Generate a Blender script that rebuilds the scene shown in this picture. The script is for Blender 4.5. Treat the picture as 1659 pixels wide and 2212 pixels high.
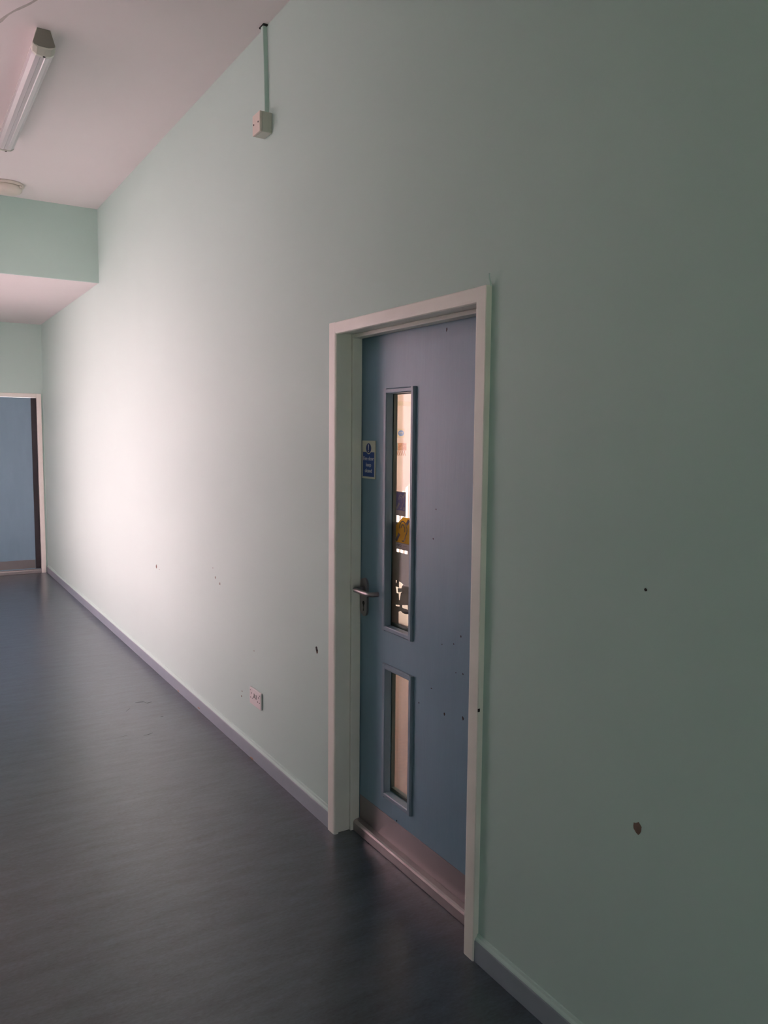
import bpy, bmesh, math, random
from mathutils import Vector, Matrix

random.seed(7)
for o in list(bpy.data.objects):
    bpy.data.objects.remove(o, do_unlink=True)
scene = bpy.context.scene
COL = scene.collection

# ------------------------------------------------------------------ camera
PW, PH = 1659, 2212
FPX, YAW, PITCH, ROLL, CD, CH = 1738.3, 0.5471, -0.0942, 0.0092, 1.5087, 1.6409
fw = Vector((math.sin(YAW)*math.cos(PITCH), math.cos(YAW)*math.cos(PITCH), math.sin(PITCH)))
r0 = Vector((math.cos(YAW), -math.sin(YAW), 0)); u0 = r0.cross(fw)
rt = r0*math.cos(ROLL) + u0*math.sin(ROLL)
up = u0*math.cos(ROLL) - r0*math.sin(ROLL)
CAM = Vector((-CD, 0, CH))
cd = bpy.data.cameras.new('camera'); cam = bpy.data.objects.new('camera', cd); COL.objects.link(cam)
M = Matrix((( rt.x, up.x, -fw.x, CAM.x), (rt.y, up.y, -fw.y, CAM.y), (rt.z, up.z, -fw.z, CAM.z), (0, 0, 0, 1)))
cam.matrix_world = M
cd.sensor_fit = 'HORIZONTAL'; cd.sensor_width = 36.0; cd.lens = FPX/PW*36.0
cd.clip_start = 0.02; cd.clip_end = 200
scene.camera = cam

def on_x(px, py, x):            # point of the plane x = const seen at a photo pixel -> (y, z)
    v = fw + rt*((px-PW/2)/FPX) - up*((py-PH/2)/FPX)
    p = CAM + v*((x-CAM.x)/v.x)
    return (p.y, p.z)

# ------------------------------------------------------------------ light
SKY = 2.6
world = bpy.data.worlds.new('world'); scene.world = world
world.use_nodes = True
bg = world.node_tree.nodes['Background']
bg.inputs['Color'].default_value = (0.93, 0.98, 1.10, 1)
bg.inputs['Strength'].default_value = SKY

sun_d = bpy.data.lights.new('sun', 'SUN'); sun_d.energy = 34.0; sun_d.angle = math.radians(0.6)
sun_d.color = (1.0, 0.965, 0.96)
sun = bpy.data.objects.new('sun', sun_d); COL.objects.link(sun)
sun.location = (12, -3, 9)
sun.rotation_euler = Vector((-1, 1.0, -0.95)).to_track_quat('-Z', 'Y').to_euler()

def portal(loc, rot, sx, sy):
    d = bpy.data.lights.new('window_portal', 'AREA'); d.shape = 'RECTANGLE'; d.size = sx; d.size_y = sy
    d.cycles.is_portal = True
    o = bpy.data.objects.new('window_portal', d); COL.objects.link(o); o.location = loc; o.rotation_euler = rot
    return o

vs = scene.view_settings
vs.view_transform = 'Standard'; vs.look = 'None'; vs.gamma = 1.0; vs.exposure = 0.38
vs.use_curve_mapping = False

# ------------------------------------------------------------------ materials
def lin(c):
    return tuple(((v/255)/12.92 if v/255 <= 0.04045 else ((v/255+0.055)/1.055)**2.4) for v in c) + (1,)

def mat(name, rgb, rough=0.6, metal=0.0, spec=0.5, var=0.0, vscale=6.0, vstretch=(1, 1, 1),
        bump=0.0, bscale=60.0, bstretch=(1, 1, 1), rvar=0.0, coat=0.0, coat_rough=0.2, bdetail=3.0):
    m = bpy.data.materials.new(name); m.use_nodes = True
    nt = m.node_tree; N = nt.nodes; L = nt.links
    b = N['Principled BSDF']
    b.inputs['Base Color'].default_value = lin(rgb)
    b.inputs['Roughness'].default_value = rough
    b.inputs['Metallic'].default_value = metal
    b.inputs['Specular IOR Level'].default_value = spec
    b.inputs['Coat Weight'].default_value = coat
    b.inputs['Coat Roughness'].default_value = coat_rough
    tc = N.new('ShaderNodeTexCoord')
    def noise(scale, stretch, detail=4):
        mp = N.new('ShaderNodeMapping'); mp.inputs['Scale'].default_value = stretch
        L.new(tc.outputs['Object'], mp.inputs['Vector'])
        n = N.new('ShaderNodeTexNoise'); n.inputs['Scale'].default_value = scale; n.inputs['Detail'].default_value = detail
        L.new(mp.outputs['Vector'], n.inputs['Vector'])
        return n
    if var > 0:
        n = noise(vscale, vstretch)
        mr = N.new('ShaderNodeMapRange'); mr.inputs['From Min'].default_value = 0.3; mr.inputs['From Max'].default_value = 0.7
        mr.inputs['To Min'].default_value = 1-var; mr.inputs['To Max'].default_value = 1+var
        L.new(n.outputs['Fac'], mr.inputs['Value'])
        mx = N.new('ShaderNodeVectorMath'); mx.operation = 'SCALE'
        mx.inputs[0].default_value = lin(rgb)[:3]
        L.new(mr.outputs['Result'], mx.inputs['Scale'])
        L.new(mx.outputs['Vector'], b.inputs['Base Color'])
    if rvar > 0:
        n = noise(vscale*1.7, vstretch)
        mr = N.new('ShaderNodeMapRange'); mr.inputs['From Min'].default_value = 0.3; mr.inputs['From Max'].default_value = 0.7
        mr.inputs['To Min'].default_value = rough-rvar; mr.inputs['To Max'].default_value = rough+rvar
        L.new(n.outputs['Fac'], mr.inputs['Value']); L.new(mr.outputs['Result'], b.inputs['Roughness'])
    if bump > 0:
        n = noise(bscale, bstretch, bdetail)
        bp = N.new('ShaderNodeBump'); bp.inputs['Strength'].default_value = bump; bp.inputs['Distance'].default_value = 0.002
        L.new(n.outputs['Fac'], bp.inputs['Height']); L.new(bp.outputs['Normal'], b.inputs['Normal'])
    return m

def glass_mat(name='clear_glass', tint=(0.93, 0.96, 0.94, 1)):
    m = bpy.data.materials.new(name); m.use_nodes = True
    nt = m.node_tree; N = nt.nodes; L = nt.links
    N.remove(N['Principled BSDF']); out = N['Material Output']
    t = N.new('ShaderNodeBsdfTransparent'); t.inputs['Color'].default_value = tint
    g = N.new('ShaderNodeBsdfGlossy'); g.inputs['Roughness'].default_value = 0.02
    lw = N.new('ShaderNodeLayerWeight'); lw.inputs['Blend'].default_value = 0.5      # Schlick reflectance of a thin pane
    pw = N.new('ShaderNodeMath'); pw.operation = 'POWER'; pw.inputs[1].default_value = 5.0
    f = N.new('ShaderNodeMath'); f.operation = 'MULTIPLY_ADD'; f.inputs[1].default_value = 0.96; f.inputs[2].default_value = 0.04
    L.new(lw.outputs['Facing'], pw.inputs[0]); L.new(pw.outputs[0], f.inputs[0])
    x = N.new('ShaderNodeMixShader')
    L.new(f.outputs[0], x.inputs['Fac']); L.new(t.outputs['BSDF'], x.inputs[1]); L.new(g.outputs['BSDF'], x.inputs[2])
    L.new(x.outputs['Shader'], out.inputs['Surface'])
    return m

def paper_mat(name, rgb, trans=0.35):
    m = mat(name, rgb, 0.75, var=0.08, vscale=40, vstretch=(1, 3, 0.6))
    nt = m.node_tree; N = nt.nodes; L = nt.links
    b = N['Principled BSDF']; out = N['Material Output']
    t = N.new('ShaderNodeBsdfTranslucent'); t.inputs['Color'].default_value = lin(rgb)
    x = N.new('ShaderNodeMixShader'); x.inputs['Fac'].default_value = trans
    L.new(b.outputs['BSDF'], x.inputs[1]); L.new(t.outputs['BSDF'], x.inputs[2]); L.new(x.outputs['Shader'], out.inputs['Surface'])
    return m

def floor_mat():
    m = mat('slate_vinyl', (66, 71, 78), 0.29, spec=1.0, rvar=0.0, coat=0.35, coat_rough=0.3)
    nt = m.node_tree; N = nt.nodes; L = nt.links; b = N['Principled BSDF']
    tc = N.new('ShaderNodeTexCoord')
    def noise(scale, st, det=5, rough=0.6):
        mp = N.new('ShaderNodeMapping'); mp.inputs['Scale'].default_value = st; mp.inputs['Rotation'].default_value = (0, 0, 0.12)
        L.new(tc.outputs['Object'], mp.inputs['Vector'])
        n = N.new('ShaderNodeTexNoise'); n.inputs['Scale'].default_value = scale; n.inputs['Detail'].default_value = det
        n.inputs['Roughness'].default_value = rough
        L.new(mp.outputs['Vector'], n.inputs['Vector']); return n
    n1 = noise(6, (0.8, 3.2, 1), 8, 0.72); n2 = noise(60, (1, 2, 1), 3)
    a = N.new('ShaderNodeMath'); a.operation = 'MULTIPLY_ADD'; a.inputs[1].default_value = 0.65
    L.new(n1.outputs['Fac'], a.inputs[0])
    a2 = N.new('ShaderNodeMath'); a2.operation = 'MULTIPLY'; a2.inputs[1].default_value = 0.35
    L.new(n2.outputs['Fac'], a2.inputs[0]); L.new(a2.outputs[0], a.inputs[2])
    cr = N.new('ShaderNodeValToRGB')
    cr.color_ramp.elements[0].position = 0.34; cr.color_ramp.elements[0].color = lin((26, 35, 44))
    cr.color_ramp.elements[1].position = 0.66; cr.color_ramp.elements[1].color = lin((76, 89, 101))
    L.new(a.outputs[0], cr.inputs['Fac']); L.new(cr.outputs['Color'], b.inputs['Base Color'])
    return m

M_ = {}
M_['mint'] = mat('mint_wall_paint', (192, 219, 210), 0.62, var=0.015, vscale=1.2, bump=0.06, bscale=90)
M_['ceiling'] = mat('ceiling_paint', (238, 233, 231), 0.8, var=0.012, vscale=1.5, bump=0.05, bscale=60)
M_['floor'] = floor_mat()
M_['door'] = mat('blue_grey_gloss_paint', (120, 154, 172), 0.40, var=0.03, vscale=14, vstretch=(1, 1, 0.25),
                 bump=0.35, bscale=75, bstretch=(1, 1, 0.13))
M_['door2'] = mat('pale_blue_grey_paint', (132, 162, 178), 0.40, var=0.03, vscale=14, vstretch=(1, 1, 0.25), bump=0.2, bscale=75, bstretch=(1, 1, 0.13))
M_['trim'] = mat('cream_gloss_paint', (243, 242, 232), 0.42, var=0.03, vscale=9, bump=0.10, bscale=50, bstretch=(1, 1, 0.2))
M_['skirt'] = mat('grey_skirting_paint', (142, 156, 164), 0.4, var=0.03, vscale=12)
M_['plastic'] = mat('cream_plastic', (226, 217, 205), 0.4, var=0.02, vscale=20)
M_['boxpaint'] = mat('painted_plastic', (205, 208, 196), 0.5, var=0.02, vscale=20)
M_['capshade'] = mat('cap_end_shade', (128, 130, 120), 0.5)  # shade on the batten end faces, held as a darker colour
M_['white'] = mat('white_plastic', (222, 219, 216), 0.35)
M_['diff'] = mat('diffuser_plastic', (214, 211, 212), 0.22, spec=0.6)
M_['steel'] = mat('brushed_steel', (156, 149, 149), 0.42, metal=1.0, bump=0.05, bscale=200, bstretch=(1, 0.05, 1))
M_['alu'] = mat('worn_aluminium', (180, 172, 170), 0.40, metal=0.85, var=0.05, vscale=20)
M_['dark'] = mat('dark_hole', (24, 22, 22), 0.8)
M_['black'] = mat('black_edge_strip', (48, 44, 48), 0.5)
M_['chip'] = mat('bare_plaster_chip', (116, 97, 84), 0.9, var=0.1, vscale=80)
M_['chipdark'] = mat('dark_chip', (62, 54, 50), 0.9)
M_['crack'] = mat('ceiling_crack', (190, 187, 181), 0.9, var=0.1, vscale=30)
M_['rust'] = mat('rust_stain', (168, 132, 104), 0.8)
M_['blue'] = mat('sign_blue', (20, 66, 138), 0.4)
M_['navy'] = mat('sign_disc_blue', (18, 48, 112), 0.4)
M_['signwhite'] = mat('sign_white', (214, 216, 196), 0.45)
M_['signtext'] = mat('sign_lettering', (222, 224, 224), 0.5)
M_['purple'] = paper_mat('sticker_purple', (146, 138, 182), 0.35)
M_['stickpale'] = paper_mat('sticker_pale', (196, 182, 176), 0.3)
M_['yellow'] = paper_mat('sticker_yellow', (255, 206, 60), 0.55)
M_['ink'] = mat('sticker_ink', (30, 22, 20), 0.6)
M_['bar'] = mat('sticker_bar_grey', (74, 66, 68), 0.6)
M_['sheet'] = paper_mat('worn_paper_sheet', (172, 156, 146), 0.4)
M_['glass'] = glass_mat()
M_['tinted'] = glass_mat('dimming_glass', (0.71, 0.71, 0.71, 1))  # tint added to dim the daylight through the tall screen
M_['tinted2'] = glass_mat('pale_dimming_glass', (0.79, 0.80, 0.80, 1))  # lighter tint added to trim the fill daylight
M_['peach'] = mat('peach_wall_paint', (252, 220, 204), 0.7, var=0.02, vscale=2)
M_['peach2'] = mat('pale_peach_paint', (238, 210, 180), 0.7)
M_['roomfloor'] = mat('red_brown_vinyl', (108, 70, 58), 0.45, var=0.14, vscale=45, spec=0.5, coat=0.7, coat_rough=0.16)
M_['conc'] = mat('concrete_paving', (205, 202, 198), 0.9, var=0.06, vscale=0.8)
M_['render'] = mat('pink_bounce_render', (247, 210, 217), 0.9, var=0.04, vscale=0.7)  # pink set to warm the light bounced into the corridor
M_['grass'] = mat('fill_tint_grass', (168, 186, 150), 0.95, var=0.12, vscale=3)  # green set to tint the fill from the end doors
M_['frame'] = mat('white_window_frame', (225, 224, 220), 0.4)
M_['bead'] = mat('blue_grey_bead_paint', (126, 148, 164), 0.38, var=0.03, vscale=14, bump=0.25, bscale=90, bstretch=(1, 1, 0.2))
M_['gasket'] = mat('grey_green_glazing_bead', (96, 104, 96), 0.55, var=0.06, vscale=30)
M_['card'] = mat('orange_print', (214, 150, 110), 0.6, var=0.35, vscale=45)
M_['teal'] = mat('teal_print', (150, 200, 192), 0.6)
M_['strip'] = mat('brown_paper_strip', (214, 150, 112), 0.6)
M_['signblue'] = mat('pale_blue_sign', (120, 148, 200), 0.5)
M_['scuff'] = mat('floor_scuff', (44, 46, 50), 0.5)

# ------------------------------------------------------------------ helpers
def link(name, me, m, parent=None, smooth=False):
    o = bpy.data.objects.new(name, me); COL.objects.link(o)
    if m is not None:
        me.materials.clear(); me.materials.append(m)
    if parent is not None: o.parent = parent
    if smooth:
        for p in me.polygons: p.use_smooth = True
    return o

def tag(o, label, cat, group=None, kind=None):
    o['label'] = label; o['category'] = cat
    if group: o['group'] = group
    if kind: o['kind'] = kind
    return o

def thing(name, label, cat, loc=(0, 0, 0), group=None, kind=None):
    o = bpy.data.objects.new(name, None); COL.objects.link(o); o.location = loc
    o.empty_display_size = 0.05
    return tag(o, label, cat, group, kind)

def box_mesh(boxes, bevel=0.0, seg=2, loc=(0, 0, 0)):
    bm = bmesh.new()
    for (x0, x1, y0, y1, z0, z1) in boxes:
        mm = Matrix.Translation(((x0+x1)/2-loc[0], (y0+y1)/2-loc[1], (z0+z1)/2-loc[2])) @ Matrix.Diagonal((x1-x0, y1-y0, z1-z0, 1))
        bmesh.ops.create_cube(bm, size=1.0, matrix=mm)
    if bevel > 0:
        bmesh.ops.bevel(bm, geom=list(bm.edges), offset=bevel, segments=seg, affect='EDGES', profile=0.5)
    me = bpy.data.meshes.new('m'); bm.to_mesh(me); bm.free()
    return me

def box(name, b, m, parent=None, bevel=0.0, seg=2):
    """box given in world coordinates; its mesh is stored relative to the parent's origin"""
    loc = parent.matrix_world.translation if parent is not None else Vector((0, 0, 0))
    pl = world_loc(parent)
    return link(name, box_mesh([b], bevel, seg, pl), m, parent)

def world_loc(o):
    v = Vector((0, 0, 0))
    while o is not None:
        v += o.location; o = o.parent
    return v

def poly_mesh(splines, depth, frame, loc=(0, 0, 0), smooth_closed=False):
    """flat outline(s) with holes, extruded; frame = 4x4 local->world, thickness goes 0..depth along local +z"""
    cu = bpy.data.curves.new('c', 'CURVE'); cu.dimensions = '2D'; cu.fill_mode = 'BOTH'; cu.extrude = depth/2
    for s in splines:
        sp = cu.splines.new('POLY'); sp.points.add(len(s)-1); sp.use_cyclic_u = True
        for i, (a, b) in enumerate(s): sp.points[i].co = (a, b, 0, 1)
    me = curve_to_mesh(cu)
    me.transform(Matrix.Translation(-Vector(loc)) @ frame @ Matrix.Translation((0, 0, depth/2)))
    return me

def curve_to_mesh(cu):
    o = bpy.data.objects.new('tmp', cu); COL.objects.link(o)
    dg = bpy.context.evaluated_depsgraph_get(); dg.update()
    me = bpy.data.meshes.new_from_object(o.evaluated_get(dg))
    bpy.data.objects.remove(o, do_unlink=True); bpy.data.curves.remove(cu)
    return me

def text_mesh(body, size, depth, frame, loc=(0, 0, 0), mirror=False, sx=1.0):
    cu = bpy.data.curves.new('t', 'FONT'); cu.body = body; cu.size = size; cu.extrude = depth/2
    cu.align_x = 'CENTER'; cu.align_y = 'CENTER'; cu.offset = size*0.012
    me = curve_to_mesh(cu)
    s = Matrix.Diagonal((-sx if mirror else sx, 1, 1, 1))
    me.transform(Matrix.Translation(-Vector(loc)) @ frame @ Matrix.Translation((0, 0, depth/2)) @ s)
    if mirror: me.flip_normals()
    return me

def wall_frame(x):      # local (u, v) = (-y, z), thickness towards the corridor (-x)
    return Matrix(((0, 0, -1, x), (-1, 0, 0, 0), (0, 1, 0, 0), (0, 0, 0, 1)))

def end_frame(y):       # local (u, v) = (x, z), thickness towards -y
    return Matrix(((1, 0, 0, 0), (0, 0, -1, y), (0, 1, 0, 0), (0, 0, 0, 1)))

def yz(pts): return [(-y, z) for (y, z) in pts]
def rect(y0, y1, z0, z1): return yz([(y0, z0), (y1, z0), (y1, z1), (y0, z1)])
def circ(cy, cz, r, n=32, ry=None): return yz([(cy+(ry or r)*math.cos(2*math.pi*i/n), cz+r*math.sin(2*math.pi*i/n)) for i in range(n)])

def xplate(name, splines, x_back, depth, m, parent=None):
    """plate parallel to the right-hand wall; its back lies at x_back and it stands `depth` proud into the corridor"""
    return link(name, poly_mesh(splines, depth, wall_frame(x_back), world_loc(parent)), m, parent)

def prism(name, profile, axis, a0, a1, m, parent=None, smooth=False):
    """extrude a closed profile along an axis. axis 'y': profile (x,z); axis 'x': profile (y,z); axis 'z': profile (x,y)"""
    pl = world_loc(parent)
    bm = bmesh.new(); rings = []
    for a in (a0, a1):
        vs_ = []
        for (p, q) in profile:
            co = {'y': (p, a, q), 'x': (a, p, q), 'z': (p, q, a)}[axis]
            vs_.append(bm.verts.new(Vector(co)-pl))
        rings.append(vs_)
    n = len(profile)
    for i in range(n):
        bm.faces.new((rings[0][i], rings[0][(i+1) % n], rings[1][(i+1) % n], rings[1][i]))
    bm.faces.new(rings[0][::-1]); bm.faces.new(rings[1])
    bmesh.ops.recalc_face_normals(bm, faces=bm.faces)
    me = bpy.data.meshes.new('m'); bm.to_mesh(me); bm.free()
    return link(name, me, m, parent, smooth)

def lathe(name, prof, center, m, parent=None, n=40):
    """prof: (r, z offset) list, axis vertical"""
    pl = world_loc(parent); c = Vector(center)-pl
    bm = bmesh.new(); rings = []
    for (r, z) in prof:
        rings.append([bm.verts.new(c+Vector((r*math.cos(2*math.pi*i/n), r*math.sin(2*math.pi*i/n), z))) for i in range(n)])
    for a, b in zip(rings, rings[1:]):
        for i in range(n): bm.faces.new((a[i], a[(i+1) % n], b[(i+1) % n], b[i]))
    bm.faces.new(rings[0]); bm.faces.new(rings[-1][::-1])
    bmesh.ops.recalc_face_normals(bm, faces=bm.faces)
    me = bpy.data.meshes.new('m'); bm.to_mesh(me); bm.free()
    return link(name, me, m, parent, True)

def tube(name, pts, r, m, parent=None, res=8):
    pl = world_loc(parent)
    cu = bpy.data.curves.new('c', 'CURVE'); cu.dimensions = '3D'; cu.bevel_depth = r; cu.bevel_resolution = res; cu.use_fill_caps = True
    sp = cu.splines.new('POLY'); sp.points.add(len(pts)-1)
    for i, p in enumerate(pts): sp.points[i].co = (p[0]-pl.x, p[1]-pl.y, p[2]-pl.z, 1)
    me = curve_to_mesh(cu)
    return link(name, me, m, parent, True)

# ------------------------------------------------------------------ setting
XL = -1.90           # left wall
YB0, YB, YF = -3.4, 7.0375, 10.10
HC, HL = 3.468, 2.878
XR1 = 0.154          # room side of the right-hand wall
ROOM_X, ROOM_Y0, ROOM_Y1, ROOM_H = 5.5, -0.5, 9.3, 3.0
DY0, DY1, DH = 1.935, 2.82, 2.035      # clear opening between the linings

def struct(o, label, cat): return tag(o, label, cat, kind='structure')

ground = box('ground', (-30, 30, -30, 35, -0.35, -0.2), M_['conc']); struct(ground, 'pale concrete paving outside the building', 'ground')
fl = box('floor', (XL-0.12, XR1, YB0-0.15, YF+0.3, -0.2, 0.0), M_['floor']); struct(fl, 'dark slate grey vinyl corridor floor with faint streaks', 'floor')
wr = xplate('wall_right', [yz([(YB0, 0), (DY0-0.03, 0), (DY0-0.03, DH+0.03), (DY1+0.03, DH+0.03), (DY1+0.03, 0), (YF, 0), (YF, HC), (YB0, HC)])],
            XR1, XR1, M_['mint']); struct(wr, 'long pale mint green painted wall with the blue door', 'wall')
# far wall with its door opening
FX0, FX1, FH = -0.98, -0.073, 2.045
wf = link('wall_far', poly_mesh([[(XL, 0), (FX0-0.03, 0), (FX0-0.03, FH+0.03), (FX1+0.02, FH+0.03), (FX1+0.02, 0), (0, 0), (0, HL), (XL, HL)]],
          0.15, end_frame(YF+0.15)), M_['mint']); struct(wf, 'mint green end wall above the far door', 'wall')
EX0, EX1, EZ1 = -1.50, -0.40, 2.10
wn = link('wall_near', poly_mesh([[(XL, 0), (EX0, 0), (EX0, EZ1), (EX1, EZ1), (EX1, 0), (0, 0), (0, HC), (XL, HC)]], 0.15, end_frame(YB0)), M_['mint'])
d3 = thing('fill_doors', 'added white framed glazed end doors giving fill light behind the camera', 'door', ((EX0+EX1)/2, YB0-0.08, 0), kind='structure')  # unseen opening added to fill the near corridor with light
for (a, b) in ((EX0, EX0+0.07), (-0.95, -0.85), (EX1-0.07, EX1)):
    box('stile', (a, b, YB0-0.105, YB0-0.06, 0.0, EZ1), M_['frame'], d3, 0.003)
for (a, b) in ((EX0+0.07, -0.95), (-0.85, EX1-0.07)):
    box('rail', (a, b, YB0-0.103, YB0-0.062, 0.0, 0.12), M_['frame'], d3, 0.003)
    box('rail', (a, b, YB0-0.103, YB0-0.062, EZ1-0.08, EZ1), M_['frame'], d3, 0.003)
    box('pane', (a, b, YB0-0.085, YB0-0.080, 0.12, EZ1-0.08), M_['tinted2'], d3)
portal(((EX0+EX1)/2, YB0-0.17, EZ1/2), (math.pi/2, 0, 0), EX1-EX0, EZ1)
struct(wn, 'mint green wall around the added end doors behind the camera', 'wall')
cl = box('ceiling', (XL-0.12, XR1, YB0-0.15, YB, HC, HC+0.2), M_['ceiling']); struct(cl, 'high off-white painted corridor ceiling', 'ceiling')
cl2 = box('ceiling', (XL-0.12, XR1, YB+0.02, YF+0.15, HL+0.0005, HL+0.2), M_['ceiling']); struct(cl2, 'lower off-white ceiling beyond the beam before the far door', 'ceiling')
bm_ = box('wall_beam', (XL-0.12, 0, YB, YB+0.02, HL, HC+0.2), M_['mint']); struct(bm_, 'mint green downstand face where the ceiling drops', 'wall')

# left wall with a tall glazed screen (outside the picture; the daylight comes from here)
WY0, WY1, WZ0, WZ1 = 4.72, 8.75, 0.30, 2.70
CY0, CY1, CZ0, CZ1 = 2.90, 4.70, 2.95, 3.30
wl = link('wall_left', poly_mesh([yz([(YB0-0.15, 0), (YF+0.15, 0), (YF+0.15, HC), (YB0-0.15, HC)]), rect(WY0, WY1, WZ0, WZ1), rect(CY0, CY1, CZ0, CZ1)], 0.12, wall_frame(XL)),
          M_['ceiling']); struct(wl, 'off-white wall opposite the blue door with a tall window and an added high window', 'wall')
w1 = thing('window_1', 'tall white framed glazed screen in the left wall', 'window', (XL-0.06, (WY0+WY1)/2, WZ0), kind='structure')
fx0, fx1 = XL-0.085, XL-0.035
for (a, b, c, d) in ((WY0, WY0+0.05, WZ0, WZ1), (WY1-0.05, WY1, WZ0, WZ1), (5.84, 5.90, WZ0, WZ1), (6.98, 7.04, WZ0, WZ1), (7.86, 7.92, WZ0, WZ1)):
    box('mullion', (fx0, fx1, a, b, c, d), M_['frame'], w1, 0.004)
for (c, d) in ((WZ0, WZ0+0.06), (WZ1-0.06, WZ1)):
    box('rail', (fx0+0.002, fx1-0.002, WY0+0.05, WY1-0.05, c, d), M_['frame'], w1, 0.004)
for (a, b) in ((WY0+0.05, 5.84), (5.90, 6.98), (7.04, 7.86), (7.92, WY1-0.05)):
    box('pane', (XL-0.062, XL-0.058, a, b, WZ0+0.06, WZ1-0.06), M_['tinted'], w1)
w3 = thing('fill_window', 'added shallow high-level fill window under the ceiling opposite the blue door', 'window', (XL-0.06, (CY0+CY1)/2, CZ0), kind='structure')  # unseen window added to brighten the upper wall and ceiling
for (a, b) in ((CY0, CY0+0.05), (3.77, 3.83), (CY1-0.05, CY1)):
    box('mullion', (fx0, fx1, a, b, CZ0, CZ1), M_['frame'], w3, 0.004)
for (a, b) in ((CY0+0.05, 3.77), (3.83, CY1-0.05)):
    for (c, d) in ((CZ0, CZ0+0.04), (CZ1-0.04, CZ1)):
        box('rail', (fx0+0.002, fx1-0.002, a, b, c, d), M_['frame'], w3, 0.004)
    box('pane', (XL-0.062, XL-0.058, a, b, CZ0+0.04, CZ1-0.04), M_['tinted2'], w3)
portal((XL-0.14, (CY0+CY1)/2, (CZ0+CZ1)/2), (0, -math.pi/2, 0), CZ1-CZ0, CY1-CY0)
portal((XL-0.14, (WY0+WY1)/2, (WZ0+WZ1)/2), (0, -math.pi/2, 0), WZ1-WZ0, WY1-WY0)

fill_lawn = box('fill_lawn', (-6.9, 12, -29, YB0-0.6, -0.2, -0.16), M_['grass']); struct(fill_lawn, 'added grass beyond the end doors, tinting the fill green', 'fill_lawn')  # unseen grass added to tint the near fill green
fc = box('bounce_facade', (-7.4, -7.0, -14, 26, -0.2, 7.0), M_['render']); struct(fc, 'added pale pink facade bouncing light across the yard', 'wall')  # unseen sunlit reflector added to send warm light through the left windows

# room behind the blue door
rf = box('floor', (XR1, ROOM_X+0.2, ROOM_Y0, ROOM_Y1, -0.2, -0.001), M_['roomfloor']); struct(rf, 'red-brown sheet floor in the room behind the blue door', 'floor')
rb = box('wall_back', (XR1, ROOM_X+0.2, ROOM_Y1, ROOM_Y1+0.2, -0.2, ROOM_H+0.2), M_['peach']); struct(rb, 'sunny peach wall seen through the door glass', 'wall')
rn = box('wall_front', (XR1, ROOM_X+0.2, ROOM_Y0-0.2, ROOM_Y0, -0.2, ROOM_H+0.2), M_['peach']); struct(rn, 'peach wall at the near end of the bright room', 'wall')
rc = box('ceiling', (XR1, ROOM_X+0.2, ROOM_Y0, ROOM_Y1, ROOM_H, ROOM_H+0.2), M_['ceiling']); struct(rc, 'white ceiling of the bright room behind the door', 'ceiling')
pp = xplate('wall_partition', [yz([(ROOM_Y0, 0), (DY0-0.03, 0), (DY0-0.03, DH+0.03), (DY1+0.03, DH+0.03), (DY1+0.03, 0), (ROOM_Y1, 0), (ROOM_Y1, ROOM_H), (ROOM_Y0, ROOM_H)])],
            XR1+0.004, 0.0035, M_['peach']); struct(pp, 'peach face of the partition on the room side', 'wall')
RW = (0.5, 9.05, 0.55, 2.06)
ro = link('wall_outer', poly_mesh([rect(ROOM_Y0, ROOM_Y1, 0, ROOM_H), rect(*RW)], 0.2, wall_frame(ROOM_X+0.2)), M_['peach'])
struct(ro, 'outer wall of the bright room with its long window', 'wall')
w2 = thing('window_2', 'long white framed window lighting the peach room', 'window', (ROOM_X+0.1, 4.7, 0.55), kind='structure')
for y in (0.5, 2.6, 4.7, 6.8, 9.0):
    box('mullion', (ROOM_X+0.08, ROOM_X+0.13, y, y+0.05, 0.55, 2.06), M_['frame'], w2, 0.003)
for z in (0.55, 2.01):
    box('rail', (ROOM_X+0.082, ROOM_X+0.128, 0.55, 9.0, z, z+0.05), M_['frame'], w2, 0.003)
for i, y in enumerate((0.55, 2.65, 4.75, 6.85)):
    box('pane', (ROOM_X+0.103, ROOM_X+0.107, y, y+2.05 if i < 3 else 9.0, 0.6, 2.01), M_['glass'], w2)
portal((ROOM_X+0.22, 4.75, 1.3), (0, math.pi/2, 0), 1.5, 8.5)
t5 = box('trim_5', (XR1+0.004, ROOM_X, ROOM_Y1-0.012, ROOM_Y1, 2.052, 2.108), M_['peach2'], None, 0.003); struct(t5, 'pale picture rail on the peach wall', 'trim')

vb = thing('vertical_blind', 'white vertical slat blind at the room window beside the peach wall', 'blind', (ROOM_X-0.04, 8.1, 2.1))
box('headrail', (ROOM_X-0.06, ROOM_X-0.02, 7.1, 9.1, 2.1, 2.14), M_['frame'], vb, 0.004)
slat_me = box_mesh([(-0.001, 0.001, -0.018, 0.018, -1.5, 0)])
for i in range(28):
    s = link('slat', slat_me, M_['frame'], vb); s.location = (0, -0.93+i*0.068, 0)

# ------------------------------------------------------------------ skirting
def skirt(name, y0, y1, label):
    root = thing(name, label, 'baseboard', (0, (y0+y1)/2, 0), kind='structure')
    prism('board', [(0, 0), (-0.015, 0), (-0.015, 0.066), (-0.0135, 0.069), (0, 0.069)], 'y', y0, y1, M_['skirt'], root)
    prism('moulding', [(0, 0.069), (-0.0125, 0.069), (-0.011, 0.074), (-0.006, 0.079), (-0.004, 0.086), (0, 0.087)], 'y', y0, y1, M_['mint'], root)
    return root
skirt('baseboard_far', DY1+0.055, YF, 'grey painted skirting running from the blue door to the far corner')
skirt('baseboard_near', YB0, DY0-0.05, 'grey painted skirting right of the blue door')

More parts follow.
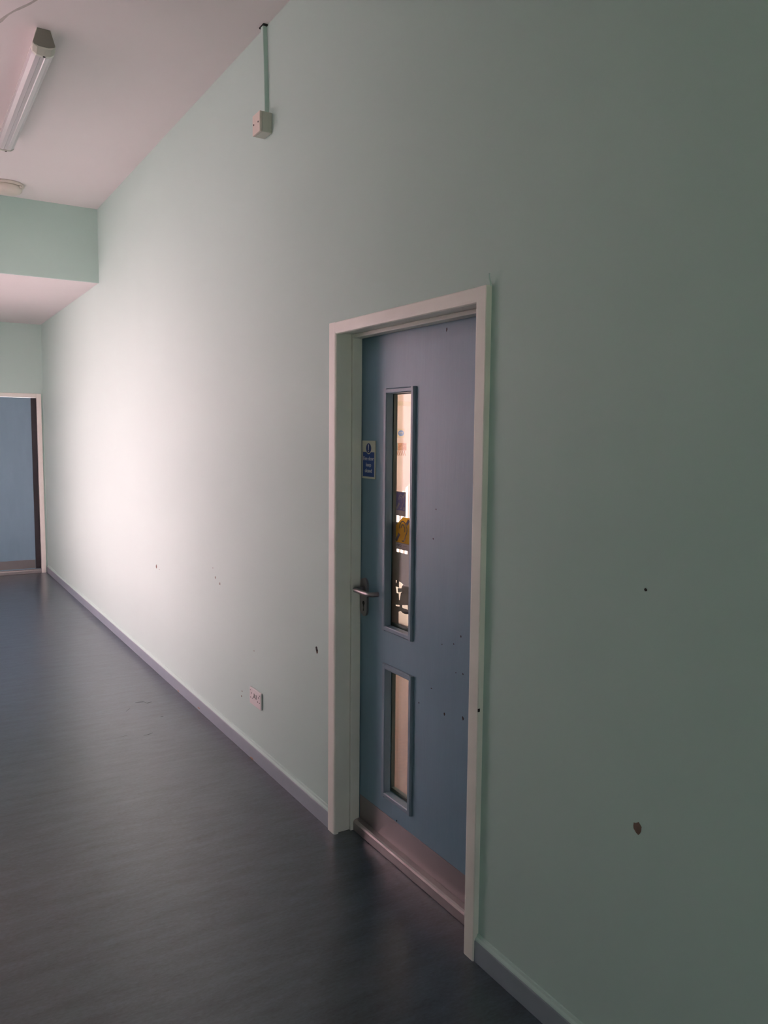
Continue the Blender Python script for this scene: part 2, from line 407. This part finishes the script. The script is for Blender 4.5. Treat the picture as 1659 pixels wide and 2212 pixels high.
# ------------------------------------------------------------------ blue door frame
t1 = thing('trim_1', 'cream painted frame and architrave around the blue door', 'door frame', (0.05, (DY0+DY1)/2, 0), kind='structure')
AW = 0.055
def arch_profile(inner, outer):       # (x, y) moulding section, rounded nose on the inner edge
    s = 1 if outer > inner else -1
    return [(0, inner), (-0.014, inner), (-0.018, inner+s*0.003), (-0.020, inner+s*0.010), (-0.020, outer-s*0.003), (-0.018, outer), (0, outer)]
prism('architrave_side', arch_profile(DY1-0.003, DY1+AW), 'z', 0.0, DH+0.045, M_['trim'], t1)
prism('architrave_side', arch_profile(DY0+0.001, DY0-AW+0.004), 'z', 0.0, DH+0.045, M_['trim'], t1)
prism('architrave_head', [(0, DH-0.001), (-0.014, DH-0.001), (-0.018, DH+0.002), (-0.0195, DH+0.009), (-0.0195, DH+0.042), (-0.018, DH+0.045), (0, DH+0.045)],
      'y', DY0-AW+0.006, DY1+AW-0.002, M_['trim'], t1)
# profile above is (x, z) along y
box('lining_side', (0.0, XR1, DY1+0.006, DY1+0.03, 0.0, DH+0.03), M_['trim'], t1, 0.002)
box('lining_side', (0.0, XR1, DY0-0.03, DY0-0.006, 0.0, DH+0.03), M_['trim'], t1, 0.002)
box('lining_head', (0.0, XR1, DY0-0.006, DY1+0.006, DH+0.004, DH+0.03), M_['trim'], t1, 0.002)
STOPX0, STOPX1 = 0.055, 0.098
box('door_stop', (STOPX0, STOPX1, DY1-0.007, DY1+0.006, 0.0, DH+0.004), M_['trim'], t1, 0.003)
box('door_stop', (STOPX0, STOPX1, DY0-0.006, DY0+0.007, 0.0, DH+0.004), M_['trim'], t1, 0.003)
box('door_stop', (STOPX0, STOPX1, DY0+0.007, DY1-0.007, DH-0.012, DH+0.004), M_['trim'], t1, 0.003)
# small plaster curl above the near corner of the architrave
cu_pts = [(-0.004-0.014*math.sin(t*1.5), DY0-AW+0.002-0.006*t, DH+0.043+0.034*t) for t in [i/8 for i in range(9)]]
tube('paint_lip', cu_pts, 0.0025, M_['mint'], t1, 3)

# ------------------------------------------------------------------ blue door
DX = 0.100
d1 = thing('door_1', 'blue-grey gloss painted fire door with two slim vision panels', 'door', (DX+0.02, (DY0+DY1)/2, 0.0), kind='structure')
U = (2.447, 2.613, 0.908, 1.800)       # upper vision panel opening
Lw = (2.440, 2.605, 0.240, 0.738)      # lower
leaf = xplate('door_leaf', [rect(DY0, DY1, 0.008, DH)] + [rect(q[0]-0.006, q[1]+0.016, q[2]-0.006, q[3]+0.006) for q in (U, Lw)], DX+0.044, 0.044, M_['door'], d1)
for (a, b, c, d) in (U, Lw):
    o_ = (a-0.022, b+0.024, c-0.020, d+0.020)
    # mitred bead: four bars with a chamfered nose
    for side in ('far', 'near', 'top', 'bottom'):
        if side in ('far', 'near'):
            i_, e_ = (b, o_[1]) if side == 'far' else (a, o_[0])
            s = 1 if e_ > i_ else -1
            k_ = 0.016 if side == 'far' else 0.006
            prism('glazing_bead', [(DX+0.0175, i_), (DX-0.009, i_), (DX-0.0115, i_+s*0.004), (DX-0.0115, e_-s*0.005), (DX-0.007, e_), (DX-0.0002, e_), (DX-0.0002, i_+s*k_*0.97), (DX+0.0175, i_+s*k_*0.97)],
                  'z', o_[2], o_[3], M_['bead'], d1)
        else:
            i_, e_ = (d, o_[3]) if side == 'top' else (c, o_[2])
            s = 1 if e_ > i_ else -1
            prism('glazing_bead', [(DX+0.0175, i_), (DX-0.0088, i_), (DX-0.0113, i_+s*0.004), (DX-0.0113, e_-s*0.005), (DX-0.007, e_), (DX-0.0002, e_), (DX-0.0002, i_+s*0.0058), (DX+0.0175, i_+s*0.0058)],
                  'y', a-0.0058, b+0.0155, M_['bead'], d1)
    box('pane', (DX+0.0225, DX+0.0285, a-0.0055, b+0.0155, c-0.0055, d+0.0055), M_['glass'], d1)
    # back beads on the room side
    for (y0, y1, z0, z1) in ((a-0.006, a+0.004, c-0.006, d+0.006), (b+0.010, b+0.016, c-0.006, d+0.006), (a+0.004, b+0.010, c-0.006, c+0.010), (a+0.004, b+0.010, d-0.002, d+0.006)):
        box('back_bead', (DX+0.029, DX+0.046, y0, y1, z0, z1), M_['gasket'], d1, 0.0015)
# kick plate and threshold
box('kick_plate', (DX-0.0015, DX, DY0+0.012, DY1-0.008, 0.035, 0.150), M_['steel'], d1)
prism('threshold_bar', [(DX+0.02, 0.0), (0.070, 0.0), (0.068, 0.004), (0.068, 0.036), (0.071, 0.043), (0.078, 0.047), (DX-0.002, 0.049), (DX-0.002, 0.0)][1:],
      'y', DY0+0.008, DY1-0.008, M_['alu'], d1)
# lever handle on its plate
HY, HZ = 2.778, 1.027
def stadium(cy, z0, z1, w, n=12):
    pts = []
    for i in range(n+1): t = math.pi*i/n; pts.append((cy+w*math.cos(t), z1-w+w*math.sin(t)))
    for i in range(n+1): t = math.pi+math.pi*i/n; pts.append((cy+w*math.cos(t), z0+w+w*math.sin(t)))
    return yz(pts)
hp = xplate('handle_plate', [stadium(HY+0.001, 0.915, 1.070, 0.026)], DX, 0.009, M_['steel'], d1)
kh = [(2.7885+0.0085*math.cos(t), 0.968+0.0085*math.sin(t)) for t in [math.radians(-60+i*300/14) for i in range(15)]]
xplate('keyhole', [yz([(y-0.0095, z) for (y, z) in kh] + [(2.776, 0.936), (2.7835, 0.936)][::-1])], DX-0.0088, 0.0006, M_['dark'], hp)
xplate('spindle_rose', [circ(HY, HZ, 0.0125)], DX-0.009, 0.010, M_['steel'], hp)
lev = []
def arc(p0, p1, p2, n=8):
    return [tuple((1-t)**2*a + 2*t*(1-t)*b + t*t*c for a, b, c in zip(p0, p1, p2)) for t in [i/n for i in range(n+1)]]
lx = DX-0.055
lev += [(DX-0.010, HY, HZ)]
lev += arc((lx+0.016, HY, HZ), (lx, HY+0.001, HZ), (lx, HY-0.018, HZ))
lev += arc((lx, HY-0.110, HZ), (lx, HY-0.130, HZ), (lx+0.018, HY-0.130, HZ))
lev += [(DX-0.020, HY-0.130, HZ)]
tube('lever_handle', lev, 0.0095, M_['steel'], d1)
# nicks in the paint of the leaf
def blob(cy, cz, ry, rz, n=9, j=0.35):
    return yz([(cy+ry*(1+random.uniform(-j, j))*math.cos(2*math.pi*i/n), cz+rz*(1+random.uniform(-j, j))*math.sin(2*math.pi*i/n)) for i in range(n)])
for (px, py, a, b) in ((942, 1100, .003, .003), (936, 1164, .003, .004), (955, 1392, .002, .003), (980, 1391, .003, .002), (996, 1375, .003, .004),
                       (960, 1543, .004, .006), (1000, 1552, .004, .007), (932, 1487, .005, .002), (985, 1453, .003, .002), (1000, 1456, .003, .003), (965, 712, .003, .006),
                       (905, 1518, .003, .003)):
    y, z = on_x(px, py, DX)
    xplate('paint_nick', [blob(y, z, a, b)], DX, 0.0005, M_['chipdark'], d1)
y, z = on_x(857, 1773, DX-0.0015)
xplate('fixing_screw', [circ(y, z, 0.003, 12)], DX-0.0015, 0.001, M_['dark'], d1)

# fire door sign
fs = thing('fire_door_sign', 'blue and white fire door keep closed sign left of the tall pane', 'sign', (DX, 2.757, 1.547))
SY0, SY1, SZ0, SZ1 = 2.706, 2.808, 1.472, 1.622
scy = (SY0+SY1)/2
xplate('backing', [rect(SY0, SY1, SZ0, SZ1)], DX, 0.003, M_['signwhite'], fs)
bz1 = 1.577; dcz, dr = 1.592, 0.0195; notch = 0.0235
pts = [(SY1-0.007, SZ0+0.008), (SY0+0.007, SZ0+0.008), (SY0+0.007, bz1)]
a0 = math.asin((bz1-dcz)/notch)
n = 14
for i in range(n+1):
    t = a0 + (-math.pi-2*a0)*i/n
    pts.append((scy - notch*math.cos(t), dcz + notch*math.sin(t)))
pts.append((SY1-0.007, bz1))
xplate('blue_panel', [yz(pts)], DX-0.003, 0.0005, M_['blue'], fs)
xplate('disc', [circ(scy, dcz, dr)], DX-0.003, 0.0006, M_['navy'], fs)
xplate('exclamation_mark', [yz([(scy-0.0032, dcz+0.0150), (scy+0.0032, dcz+0.0150), (scy+0.0016, dcz-0.0070), (scy-0.0016, dcz-0.0070)]), circ(scy, dcz-0.0122, 0.0028, 14)],
       DX-0.0036, 0.0004, M_['signtext'], fs)
for (tx, zz, sz) in (('Fire door', 1.551, 0.0215), ('keep', 1.5265, 0.0215), ('closed', 1.503, 0.0215)):
    fr = wall_frame(DX-0.0035) @ Matrix.Translation((-scy, zz, 0))
    link('lettering', text_mesh(tx, sz, 0.0004, fr, world_loc(fs)), M_['signtext'], fs)

# ------------------------------------------------------------------ stickers on the tall pane
GX = DX+0.0225
def px_poly(pts, x): return yz([on_x(a, b, x) for (a, b) in pts])
def ear(root, cy, cz, w, h, m, x):
    """outer and inner ear curves as flat bands; (cy, cz) centre, w, h half sizes; +u is towards -y"""
    def band(ctrl, th):
        L_, R_ = [], []
        for i, (u, v) in enumerate(ctrl):
            a = ctrl[max(i-1, 0)]; b = ctrl[min(i+1, len(ctrl)-1)]
            d = Vector((b[0]-a[0], b[1]-a[1])); d.normalize(); nn = Vector((-d.y, d.x))*th/2
            L_.append((u+nn.x, v+nn.y)); R_.append((u-nn.x, v-nn.y))
        return [(-cy+u, cz+v) for (u, v) in L_ + R_[::-1]]
    def spl(P, n=7):
        out = []
        for i in range(len(P)-1):
            p0 = P[max(i-1, 0)]; p1 = P[i]; p2 = P[i+1]; p3 = P[min(i+2, len(P)-1)]
            for k in range(n):
                t = k/n
                out.append(tuple(0.5*((2*b)+(-a+c)*t+(2*a-5*b+4*c-d)*t*t+(-a+3*b-3*c+d)*t**3) for a, b, c, d in zip(p0, p1, p2, p3)))
        out.append(P[-1]); return out
    outer = [(-.62*w, .22*h), (-.50*w, .62*h), (-.10*w, .92*h), (.42*w, .80*h), (.78*w, .38*h), (.78*w, -.05*h), (.52*w, -.40*h), (.36*w, -.75*h), (.12*w, -.93*h), (-.12*w, -.86*h)]
    inner = [(-.30*w, .30*h), (-.12*w, .58*h), (.14*w, .56*h), (.36*w, .30*h), (.40*w, -.05*h)]
    xplate('ear_symbol', [band(spl(outer), 0.11*w)], x, 0.0003, m, root)
    xplate('ear_symbol', [band(spl(inner), 0.11*w)], x, 0.0003, m, root)

ps = thing('hearing_sticker', 'small purple ear symbol sticker on the tall door pane', 'sticker', (GX, 2.556, 1.39))
xplate('backing', [rect(2.521, 2.590, 1.340, 1.432)], GX, 0.0004, M_['stickpale'], ps)
xplate('purple_panel', [rect(2.5235, 2.5875, 1.361, 1.4295)], GX-0.0004, 0.0003, M_['purple'], ps)
ear(ps, 2.556, 1.394, 0.024, 0.028, M_['stickpale'], GX-0.0007)
def bar(root, a, b, th, m, x):
    d = Vector((b[0]-a[0], b[1]-a[1])); d.normalize(); nn = Vector((-d.y, d.x))*th/2
    xplate('diagonal_bar', [yz([(a[0]+nn.x, a[1]+nn.y), (b[0]+nn.x, b[1]+nn.y), (b[0]-nn.x, b[1]-nn.y), (a[0]-nn.x, a[1]-nn.y)])], x, 0.0003, m, root)
bar(ps, (2.584, 1.366), (2.566, 1.388), 0.008, M_['stickpale'], GX-0.0007)
bar(ps, (2.541, 1.408), (2.527, 1.426), 0.008, M_['stickpale'], GX-0.0007)
xplate('letter_box', [rect(2.527, 2.538, 1.364, 1.375)], GX-0.0007, 0.0003, M_['stickpale'], ps)
link('letter', text_mesh('T', 0.011, 0.0003, wall_frame(GX-0.001) @ Matrix.Translation((-2.5325, 1.3695, 0)), world_loc(ps)), M_['purple'], ps)

ys = thing('hearing_sticker', 'larger yellow and black ear symbol sticker below the purple one', 'sticker', (GX, 2.540, 1.26))
xplate('backing', [yz([(2.588, 1.212), (2.494, 1.212), (2.494, 1.238), (2.588, 1.238)])], GX, 0.0004, M_['stickpale'], ys)
xplate('yellow_panel', [yz([(2.588, 1.238), (2.494, 1.238), (2.494, 1.337), (2.541, 1.337), (2.588, 1.302)])], GX, 0.0004, M_['yellow'], ys)
ear(ys, 2.5405, 1.283, 0.037, 0.041, M_['ink'], GX-0.0004)
bar(ys, (2.5855, 1.243), (2.563, 1.272), 0.013, M_['bar'], GX-0.0004)
bar(ys, (2.513, 1.311), (2.499, 1.329), 0.013, M_['bar'], GX-0.0004)
link('lettering', text_mesh('C.TVITY', 0.0125, 0.0003, wall_frame(GX-0.0004) @ Matrix.Translation((-2.566, 1.2265, 0)), world_loc(ys), mirror=True, sx=0.75), M_['ink'], ys)
for (a, b, z0, z1) in ((2.510, 2.535, 1.2275, 1.2285), (2.494, 2.587, 1.2365, 1.2375), (2.494, 2.587, 1.2145, 1.2152), (2.505, 2.515, 1.219, 1.220)):
    xplate('printed_line', [rect(a, b, z0, z1)], GX-0.0004, 0.0003, M_['bar'], ys)

SX = DX+0.0285+0.0008
sheet_outer = [(846, 1127), (866, 1128), (889, 1132), (889, 1385), (846, 1362)]
holes = [
    [(857, 1182.5), (881, 1189), (881, 1197.5), (857, 1191.5)],
    [(862, 1256), (866, 1258), (871.5, 1263), (868.5, 1266), (867.5, 1270), (869, 1274), (868.5, 1278), (866, 1281), (865, 1288), (863.5, 1296), (862, 1296), (861.5, 1282), (857, 1281), (856, 1274), (855, 1267), (862, 1269), (862, 1262)],
    [(855, 1253), (857, 1253.5), (856.5, 1259.5), (855.5, 1259.5)],
    [(855, 1306), (863.5, 1307), (863.5, 1310.5), (855, 1309)],
    [(869, 1307), (881, 1307.5), (881, 1317), (869, 1313)],
    [(861, 1321), (866, 1320), (870, 1324), (875, 1326.5), (884, 1327), (884, 1372), (861, 1352)],
]
ts = thing('torn_paper_sheet', 'torn grey-brown paper stuck behind the tall pane under the yellow sticker', 'paper', (SX, 2.53, 1.1))
ly0, ly1 = U[0]+0.005, U[1]+0.009
def clamp(poly):
    return yz([(min(max(y, ly0), ly1), min(max(z, U[2]+0.011), U[3])) for (y, z) in [on_x(a, b, SX) for (a, b) in poly]])
def inset(poly):      # keep hole outlines strictly inside the sheet outline
    return yz([(min(max(y, ly0+0.001), ly1-0.001), max(z, U[2]+0.0125)) for (y, z) in [on_x(a, b, SX) for (a, b) in poly]])
xplate('sheet', [clamp(sheet_outer)] + [inset(h) for h in holes], SX, 0.0004, M_['sheet'], ts)
xplate('dark_tape', [inset([(868, 1321), (884, 1321.5), (884, 1326.5), (875, 1326), (871, 1324)])], SX-0.0004, 0.0003, M_['ink'], ts)
xplate('highlight_flap', [inset([(857, 1271), (867, 1271), (868, 1276), (865, 1279), (858, 1280)])], SX+0.004, 0.0004, M_['stickpale'], ts)  # pale flap added to stand for a bright highlight in the hole

# ------------------------------------------------------------------ far door
t2 = thing('trim_2', 'cream frame around the far door at the corridor end', 'door frame', (FX1, YF, 0), kind='structure')
box('architrave_side', (FX1, FX1+0.05, YF-0.02, YF, 0, FH+0.045), M_['trim'], t2, 0.004)
box('architrave_side', (FX0-0.05, FX0, YF-0.02, YF, 0, FH+0.045), M_['trim'], t2, 0.004)
box('architrave_head', (FX0, FX1, YF-0.02, YF, FH, FH+0.0448), M_['trim'], t2, 0.004)
box('lining_side', (FX1, FX1+0.0198, YF, YF+0.15, 0, FH+0.03), M_['trim'], t2, 0.001)
box('lining_side', (FX0-0.03, FX0, YF, YF+0.15, 0, FH+0.03), M_['trim'], t2, 0.001)
box('lining_head', (FX0, FX1, YF, YF+0.15, FH, FH+0.03), M_['trim'], t2, 0.001)
d2 = thing('door_2', 'plain blue-grey door with black edge strip at the corridor end', 'door', (FX1, YF+0.04, 0), kind='structure')
box('door_leaf', (FX0+0.003, FX1-0.003, YF+0.012, YF+0.056, 0.01, FH-0.003), M_['door2'], d2, 0.002)
box('edge_strip', (FX1-0.060, FX1-0.003, YF+0.004, YF+0.0118, 0.055, FH-0.004), M_['black'], d2, 0.0015)
box('kick_plate', (FX0+0.01, FX1-0.062, YF+0.0105, YF+0.0118, 0.06, 0.16), M_['steel'], d2)
prism('threshold_bar', [(YF+0.0118, 0.0), (YF-0.018, 0.0), (YF-0.020, 0.004), (YF-0.020, 0.036), (YF-0.016, 0.045), (YF-0.008, 0.049), (YF+0.0118, 0.05)],
      'x', FX0+0.003, FX1-0.001, M_['alu'], d2)

# ------------------------------------------------------------------ wall chips and stains (parts of the wall)
for (px, py, a, b, m) in ((684, 1402, .010, .010, 'dark'), (685, 1408, .008, .009, 'chip'), (1395, 1274, .004, .0035, 'chipdark'), (1378, 1789, .014, .013, 'chip'),
                          (338, 1224, .012, .014, 'chip'), (344, 1230, .006, .003, 'chip'), (460, 1227, .004, .003, 'chip'), (465, 1247, .005, .008, 'chip'), (475, 1261, .006, .008, 'chip'),
                          (522, 1504, .006, .004, 'chip'), (523, 1493, .005, .003, 'chip'), (549, 1406, .003, .003, 'chip')):
    y, z = on_x(px, py, 0.0)
    o = xplate('paint_chip', [blob(y, z, a, b, 11, 0.3)], 0.0, 0.0006, M_[m], wr)
y, z = on_x(544, 1638, -0.015)
xplate('paint_chip', [blob(y, z, .02, .005)], -0.015, 0.0006, M_['rust'], bpy.data.objects['baseboard_far'])
for (a, b) in ((385, 1492), (430, 1530)):
    y, z = on_x(a, b, -0.015)
    xplate('paint_chip', [blob(y, max(z, .006), .02, .004)], -0.015, 0.0006, M_['rust'], bpy.data.objects['baseboard_far'])
y, z = on_x(1034, 1536, -0.02)
box('paint_nick', (-0.0202, -0.012, DY0-AW+0.0035, DY0-AW+0.0045, 0.806, 0.816), M_['dark'], t1)

# ------------------------------------------------------------------ junction box and trunking
jb = thing('junction_box', 'cream square electrical box high on the mint wall', 'junction box', (0, 3.512, 2.985))
box('back_box', (-0.048, 0, 3.469, 3.555, 2.985, 3.074), M_['boxpaint'], jb, 0.003)
box('cover_plate', (-0.060, -0.0482, 3.469, 3.555, 2.985, 3.074), M_['plastic'], jb, 0.003)
for y in (3.487, 3.537):
    xplate('screw', [circ(y, 3.030, 0.0042, 14)], -0.060, 0.0008, M_['dark'], jb)
tk = thing('cable_trunking', 'narrow mint painted cable trunking from ceiling to the square box', 'trunking', (0, 3.52, 3.074))
bmq = bmesh.new(); ring = []
for (z, dy) in ((3.0745, 0.0), (3.13, 0.0), (HC-0.02, 0.016), (HC, 0.018)):
    ring.append([bmq.verts.new(Vector((x, y+dy, z))-world_loc(tk)) for (x, y) in ((0, 3.506), (-0.018, 3.506), (-0.020, 3.508), (-0.020, 3.529), (-0.018, 3.531), (0, 3.531))])
for a, b in zip(ring, ring[1:]):
    for i in range(6): bmq.faces.new((a[i], a[(i+1) % 6], b[(i+1) % 6], b[i]))
bmq.faces.new(ring[0]); bmq.faces.new(ring[-1][::-1]); bmesh.ops.recalc_face_normals(bmq, faces=bmq.faces)
mq = bpy.data.meshes.new('m'); bmq.to_mesh(mq); bmq.free()
link('channel', mq, M_['mint'], tk)
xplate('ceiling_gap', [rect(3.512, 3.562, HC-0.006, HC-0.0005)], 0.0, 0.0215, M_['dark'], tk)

# ------------------------------------------------------------------ double socket
sk = thing('wall_socket', 'white double power socket low on the wall left of the blue door', 'socket', (0, 3.69, 0.28))
bme = box_mesh([(-0.011, 0, 3.612, 3.758, 0.283, 0.369)], 0.0035, 3, world_loc(sk)); link('face_plate', bme, M_['white'], sk)
for y in (3.64, 3.73):
    xplate('earth_slot', [rect(y-0.002, y+0.002, 0.337, 0.345)], -0.011, 0.0007, M_['dark'], sk)
    for dy in (-0.011, 0.011):
        xplate('pin_slot', [rect(y+dy-0.0032, y+dy+0.0032, 0.315, 0.319)], -0.011, 0.0007, M_['dark'], sk)
for y in (3.672, 3.698):
    box('switch', (-0.0145, -0.011, y-0.006, y+0.006, 0.325, 0.347), M_['white'], sk, 0.001)
    xplate('switch_mark', [rect(y-0.003, y-0.0005, 0.327, 0.334)], -0.0145, 0.0004, M_['dark'], sk)
for y in (3.625, 3.745):
    xplate('screw', [circ(y, 0.354 if y > 3.7 else 0.354, 0.0028, 12)], -0.011, 0.0006, M_['dark'], sk)

# ------------------------------------------------------------------ ceiling light
BX, BY0, BY1 = -0.846, 4.10, 5.62
bl = thing('batten_light', 'unlit fluorescent batten with clear ribbed cover on the ceiling', 'ceiling light', (BX, (BY0+BY1)/2, HC))
body = [(-0.028, HC), (0.028, HC), (0.044, HC-0.058), (0.044, HC-0.066), (-0.044, HC-0.066), (-0.044, HC-0.058)]
prism('gear_tray', [(BX+x, z) for (x, z) in body], 'y', BY0+0.03, BY1-0.03, M_['white'], bl)
dif = [(-0.046, HC-0.060), (-0.049, HC-0.072), (-0.046, HC-0.090), (-0.030, HC-0.102), (-0.012, HC-0.106), (-0.008, HC-0.103), (0.008, HC-0.103), (0.012, HC-0.106), (0.030, HC-0.102), (0.046, HC-0.090), (0.049, HC-0.072), (0.046, HC-0.060)]
prism('diffuser', [(BX+x, z) for (x, z) in dif], 'y', BY0+0.031, BY1-0.031, M_['diff'], bl)
capp = [(-0.029, HC), (0.029, HC), (0.049, HC-0.066), (0.051, HC-0.078), (0.047, HC-0.094), (0.030, HC-0.106), (0, HC-0.110), (-0.030, HC-0.106), (-0.047, HC-0.094), (-0.051, HC-0.078), (-0.049, HC-0.066)]
for (a, b) in ((BY0, BY0+0.04), (BY1-0.04, BY1)):
    pl = world_loc(bl)
    bmc = bmesh.new(); rr = []
    # end cap: sloped nose towards its outer end
    outer_first = a == BY0
    for (yy, sink) in (((a, 0.022), (a+0.022, 0.0), (b, 0.0)) if outer_first else ((a, 0.0), (b-0.022, 0.0), (b, 0.022))):
        rr.append([bmc.verts.new(Vector((BX+x, yy, min(HC, z + (sink if z < HC-0.09 else (sink*0.5 if z < HC-0.07 else 0)))))-pl) for (x, z) in capp])
    nn = len(capp)
    for p, q in zip(rr, rr[1:]):
        for i in range(nn): bmc.faces.new((p[i], p[(i+1) % nn], q[(i+1) % nn], q[i]))
    bmc.faces.new(rr[0]); bmc.faces.new(rr[-1][::-1]); bmesh.ops.recalc_face_normals(bmc, faces=bmc.faces)
    mc = bpy.data.meshes.new('m'); bmc.to_mesh(mc); bmc.free()
    cp = link('end_cap', mc, M_['boxpaint'], bl)
    ye = (a-0.002, a-0.0002) if outer_first else (b+0.0002, b+0.002)
    prism('end_shade', [(BX+x, z) for (x, z) in ((-0.027, HC-0.001), (0.027, HC-0.001), (0.047, HC-0.064), (0.044, HC-0.072), (0.020, HC-0.079), (-0.020, HC-0.079), (-0.044, HC-0.072), (-0.047, HC-0.064))], 'y', ye[0], ye[1], M_['capshade'], cp)  # dark plate puts the shade of the end face into colour
    yc = a+0.028 if outer_first else b-0.028
    lathe('screw_hole', [(0.0001, 0), (0.006, 0), (0.006, 0.0015), (0.0001, 0.0015)], (BX+0.003, yc, HC-0.1112), M_['dark'], cp, 12)

# ------------------------------------------------------------------ round ceiling fitting by the beam
SC = (-0.715, 6.70, HC)
sd = thing('ceiling_fitting', 'round cream plastic fitting on the ceiling beside the beam', 'ceiling fitting', SC)
lathe('base', [(0.118, 0), (0.120, -0.004), (0.120, -0.016), (0.112, -0.020)], SC, M_['plastic'], sd, 48)
lathe('cover', [(0.104, -0.020), (0.108, -0.026), (0.106, -0.046), (0.092, -0.060), (0.060, -0.068), (0.010, -0.070)], SC, M_['plastic'], sd, 48)
lathe('clip', [(0.010, -0.020), (0.010, -0.034), (0.007, -0.036)], (SC[0]+0.085, SC[1]-0.080, HC), M_['plastic'], sd, 12)

# ------------------------------------------------------------------ ceiling crack
cr_pts = []
for i in range(13):
    t = i/12
    cr_pts.append((-1.06+0.16*t+0.006*math.sin(9*t+1), 4.21-0.40*t+0.010*math.sin(7*t), HC))
bmk = bmesh.new(); va = []; vb_ = []
for i, p in enumerate(cr_pts):
    w = 0.004+0.004*random.random()
    va.append((bmk.verts.new((p[0]-w, p[1], HC-0.0006)), bmk.verts.new((p[0]+w, p[1]+w, HC-0.0006))))
    vb_.append((bmk.verts.new((p[0]-w, p[1], HC+0.001)), bmk.verts.new((p[0]+w, p[1]+w, HC+0.001))))
for i in range(12):
    bmk.faces.new((va[i][0], va[i][1], va[i+1][1], va[i+1][0])); bmk.faces.new((va[i][0], va[i+1][0], vb_[i+1][0], vb_[i][0])); bmk.faces.new((va[i][1], vb_[i][1], vb_[i+1][1], va[i+1][1]))
bmesh.ops.recalc_face_normals(bmk, faces=bmk.faces)
mk = bpy.data.meshes.new('m'); bmk.to_mesh(mk); bmk.free()
link('plaster_crack', mk, M_['crack'], cl)

def on_floor(px, py):
    v = fw + rt*((px-PW/2)/FPX) - up*((py-PH/2)/FPX)
    p = CAM + v*(-CAM.z/v.z); return p.x, p.y
for (pts, w) in (([(292, 1518), (300, 1517), (310, 1516), (318, 1519), (328, 1516)], 0.006), ([(272, 1537), (281, 1530)], 0.006), ([(347, 1549), (353, 1548)], 0.009), ([(310, 1589), (320, 1587), (330, 1583)], 0.004), ([(262, 1592), (275, 1588)], 0.003)):
    P3 = [on_floor(*p) for p in pts]
    bq = bmesh.new(); A_ = []; B_ = []
    for i, (x, y) in enumerate(P3):
        ww = w*(0.4 if i in (0, len(P3)-1) else 1)
        A_.append(bq.verts.new((x, y-ww, 0.0004))); B_.append(bq.verts.new((x, y+ww, 0.0004)))
    for i in range(len(P3)-1): bq.faces.new((A_[i], A_[i+1], B_[i+1], B_[i]))
    bmesh.ops.recalc_face_normals(bq, faces=bq.faces)
    mq_ = bpy.data.meshes.new('m'); bq.to_mesh(mq_); bq.free()
    link('scuff_mark', mq_, M_['scuff'], fl)

# ------------------------------------------------------------------ things on the peach wall
rs = thing('round_wall_sign', 'small round blue sign on the peach wall behind the pane', 'sign', (4.415, ROOM_Y1, 1.68))
def yplate(name, pts, y_back, depth, m, parent):
    return link(name, poly_mesh(pts, depth, end_frame(y_back), world_loc(parent)), m, parent)
def rectx(x0, x1, z0, z1): return [(x0, z0), (x1, z0), (x1, z1), (x0, z1)]
yplate('backing', [rectx(4.355, 4.475, 1.618, 1.742)], ROOM_Y1, 0.003, M_['peach2'], rs)
yplate('disc', [[(4.415+0.047*math.cos(2*math.pi*i/28), 1.68+0.040*math.sin(2*math.pi*i/28)) for i in range(28)]], ROOM_Y1-0.003, 0.001, M_['signblue'], rs)
for z in (1.69, 1.672):
    yplate('printed_line', [rectx(4.385, 4.445, z-0.003, z+0.003)], ROOM_Y1-0.004, 0.0005, M_['peach2'], rs)
pc = thing('wall_card', 'orange printed card with curled paper strips on the peach wall', 'card', (4.425, ROOM_Y1, 1.50))
yplate('print', [rectx(4.36, 4.505, 1.447, 1.548)], ROOM_Y1, 0.003, M_['card'], pc)
yplate('edge_band', [rectx(4.342, 4.3599, 1.447, 1.548)], ROOM_Y1, 0.003, M_['teal'], pc)
for i in range(5):
    x0 = 4.352+i*0.030
    pts = [(x0+0.012*(k/6)**2*1.6, 1.440-0.065*k/6) for k in range(7)]
    yplate('paper_strip', [[(x, z) for (x, z) in pts] + [(x+0.008, z) for (x, z) in pts[::-1]]], ROOM_Y1, 0.004, M_['strip'], pc)
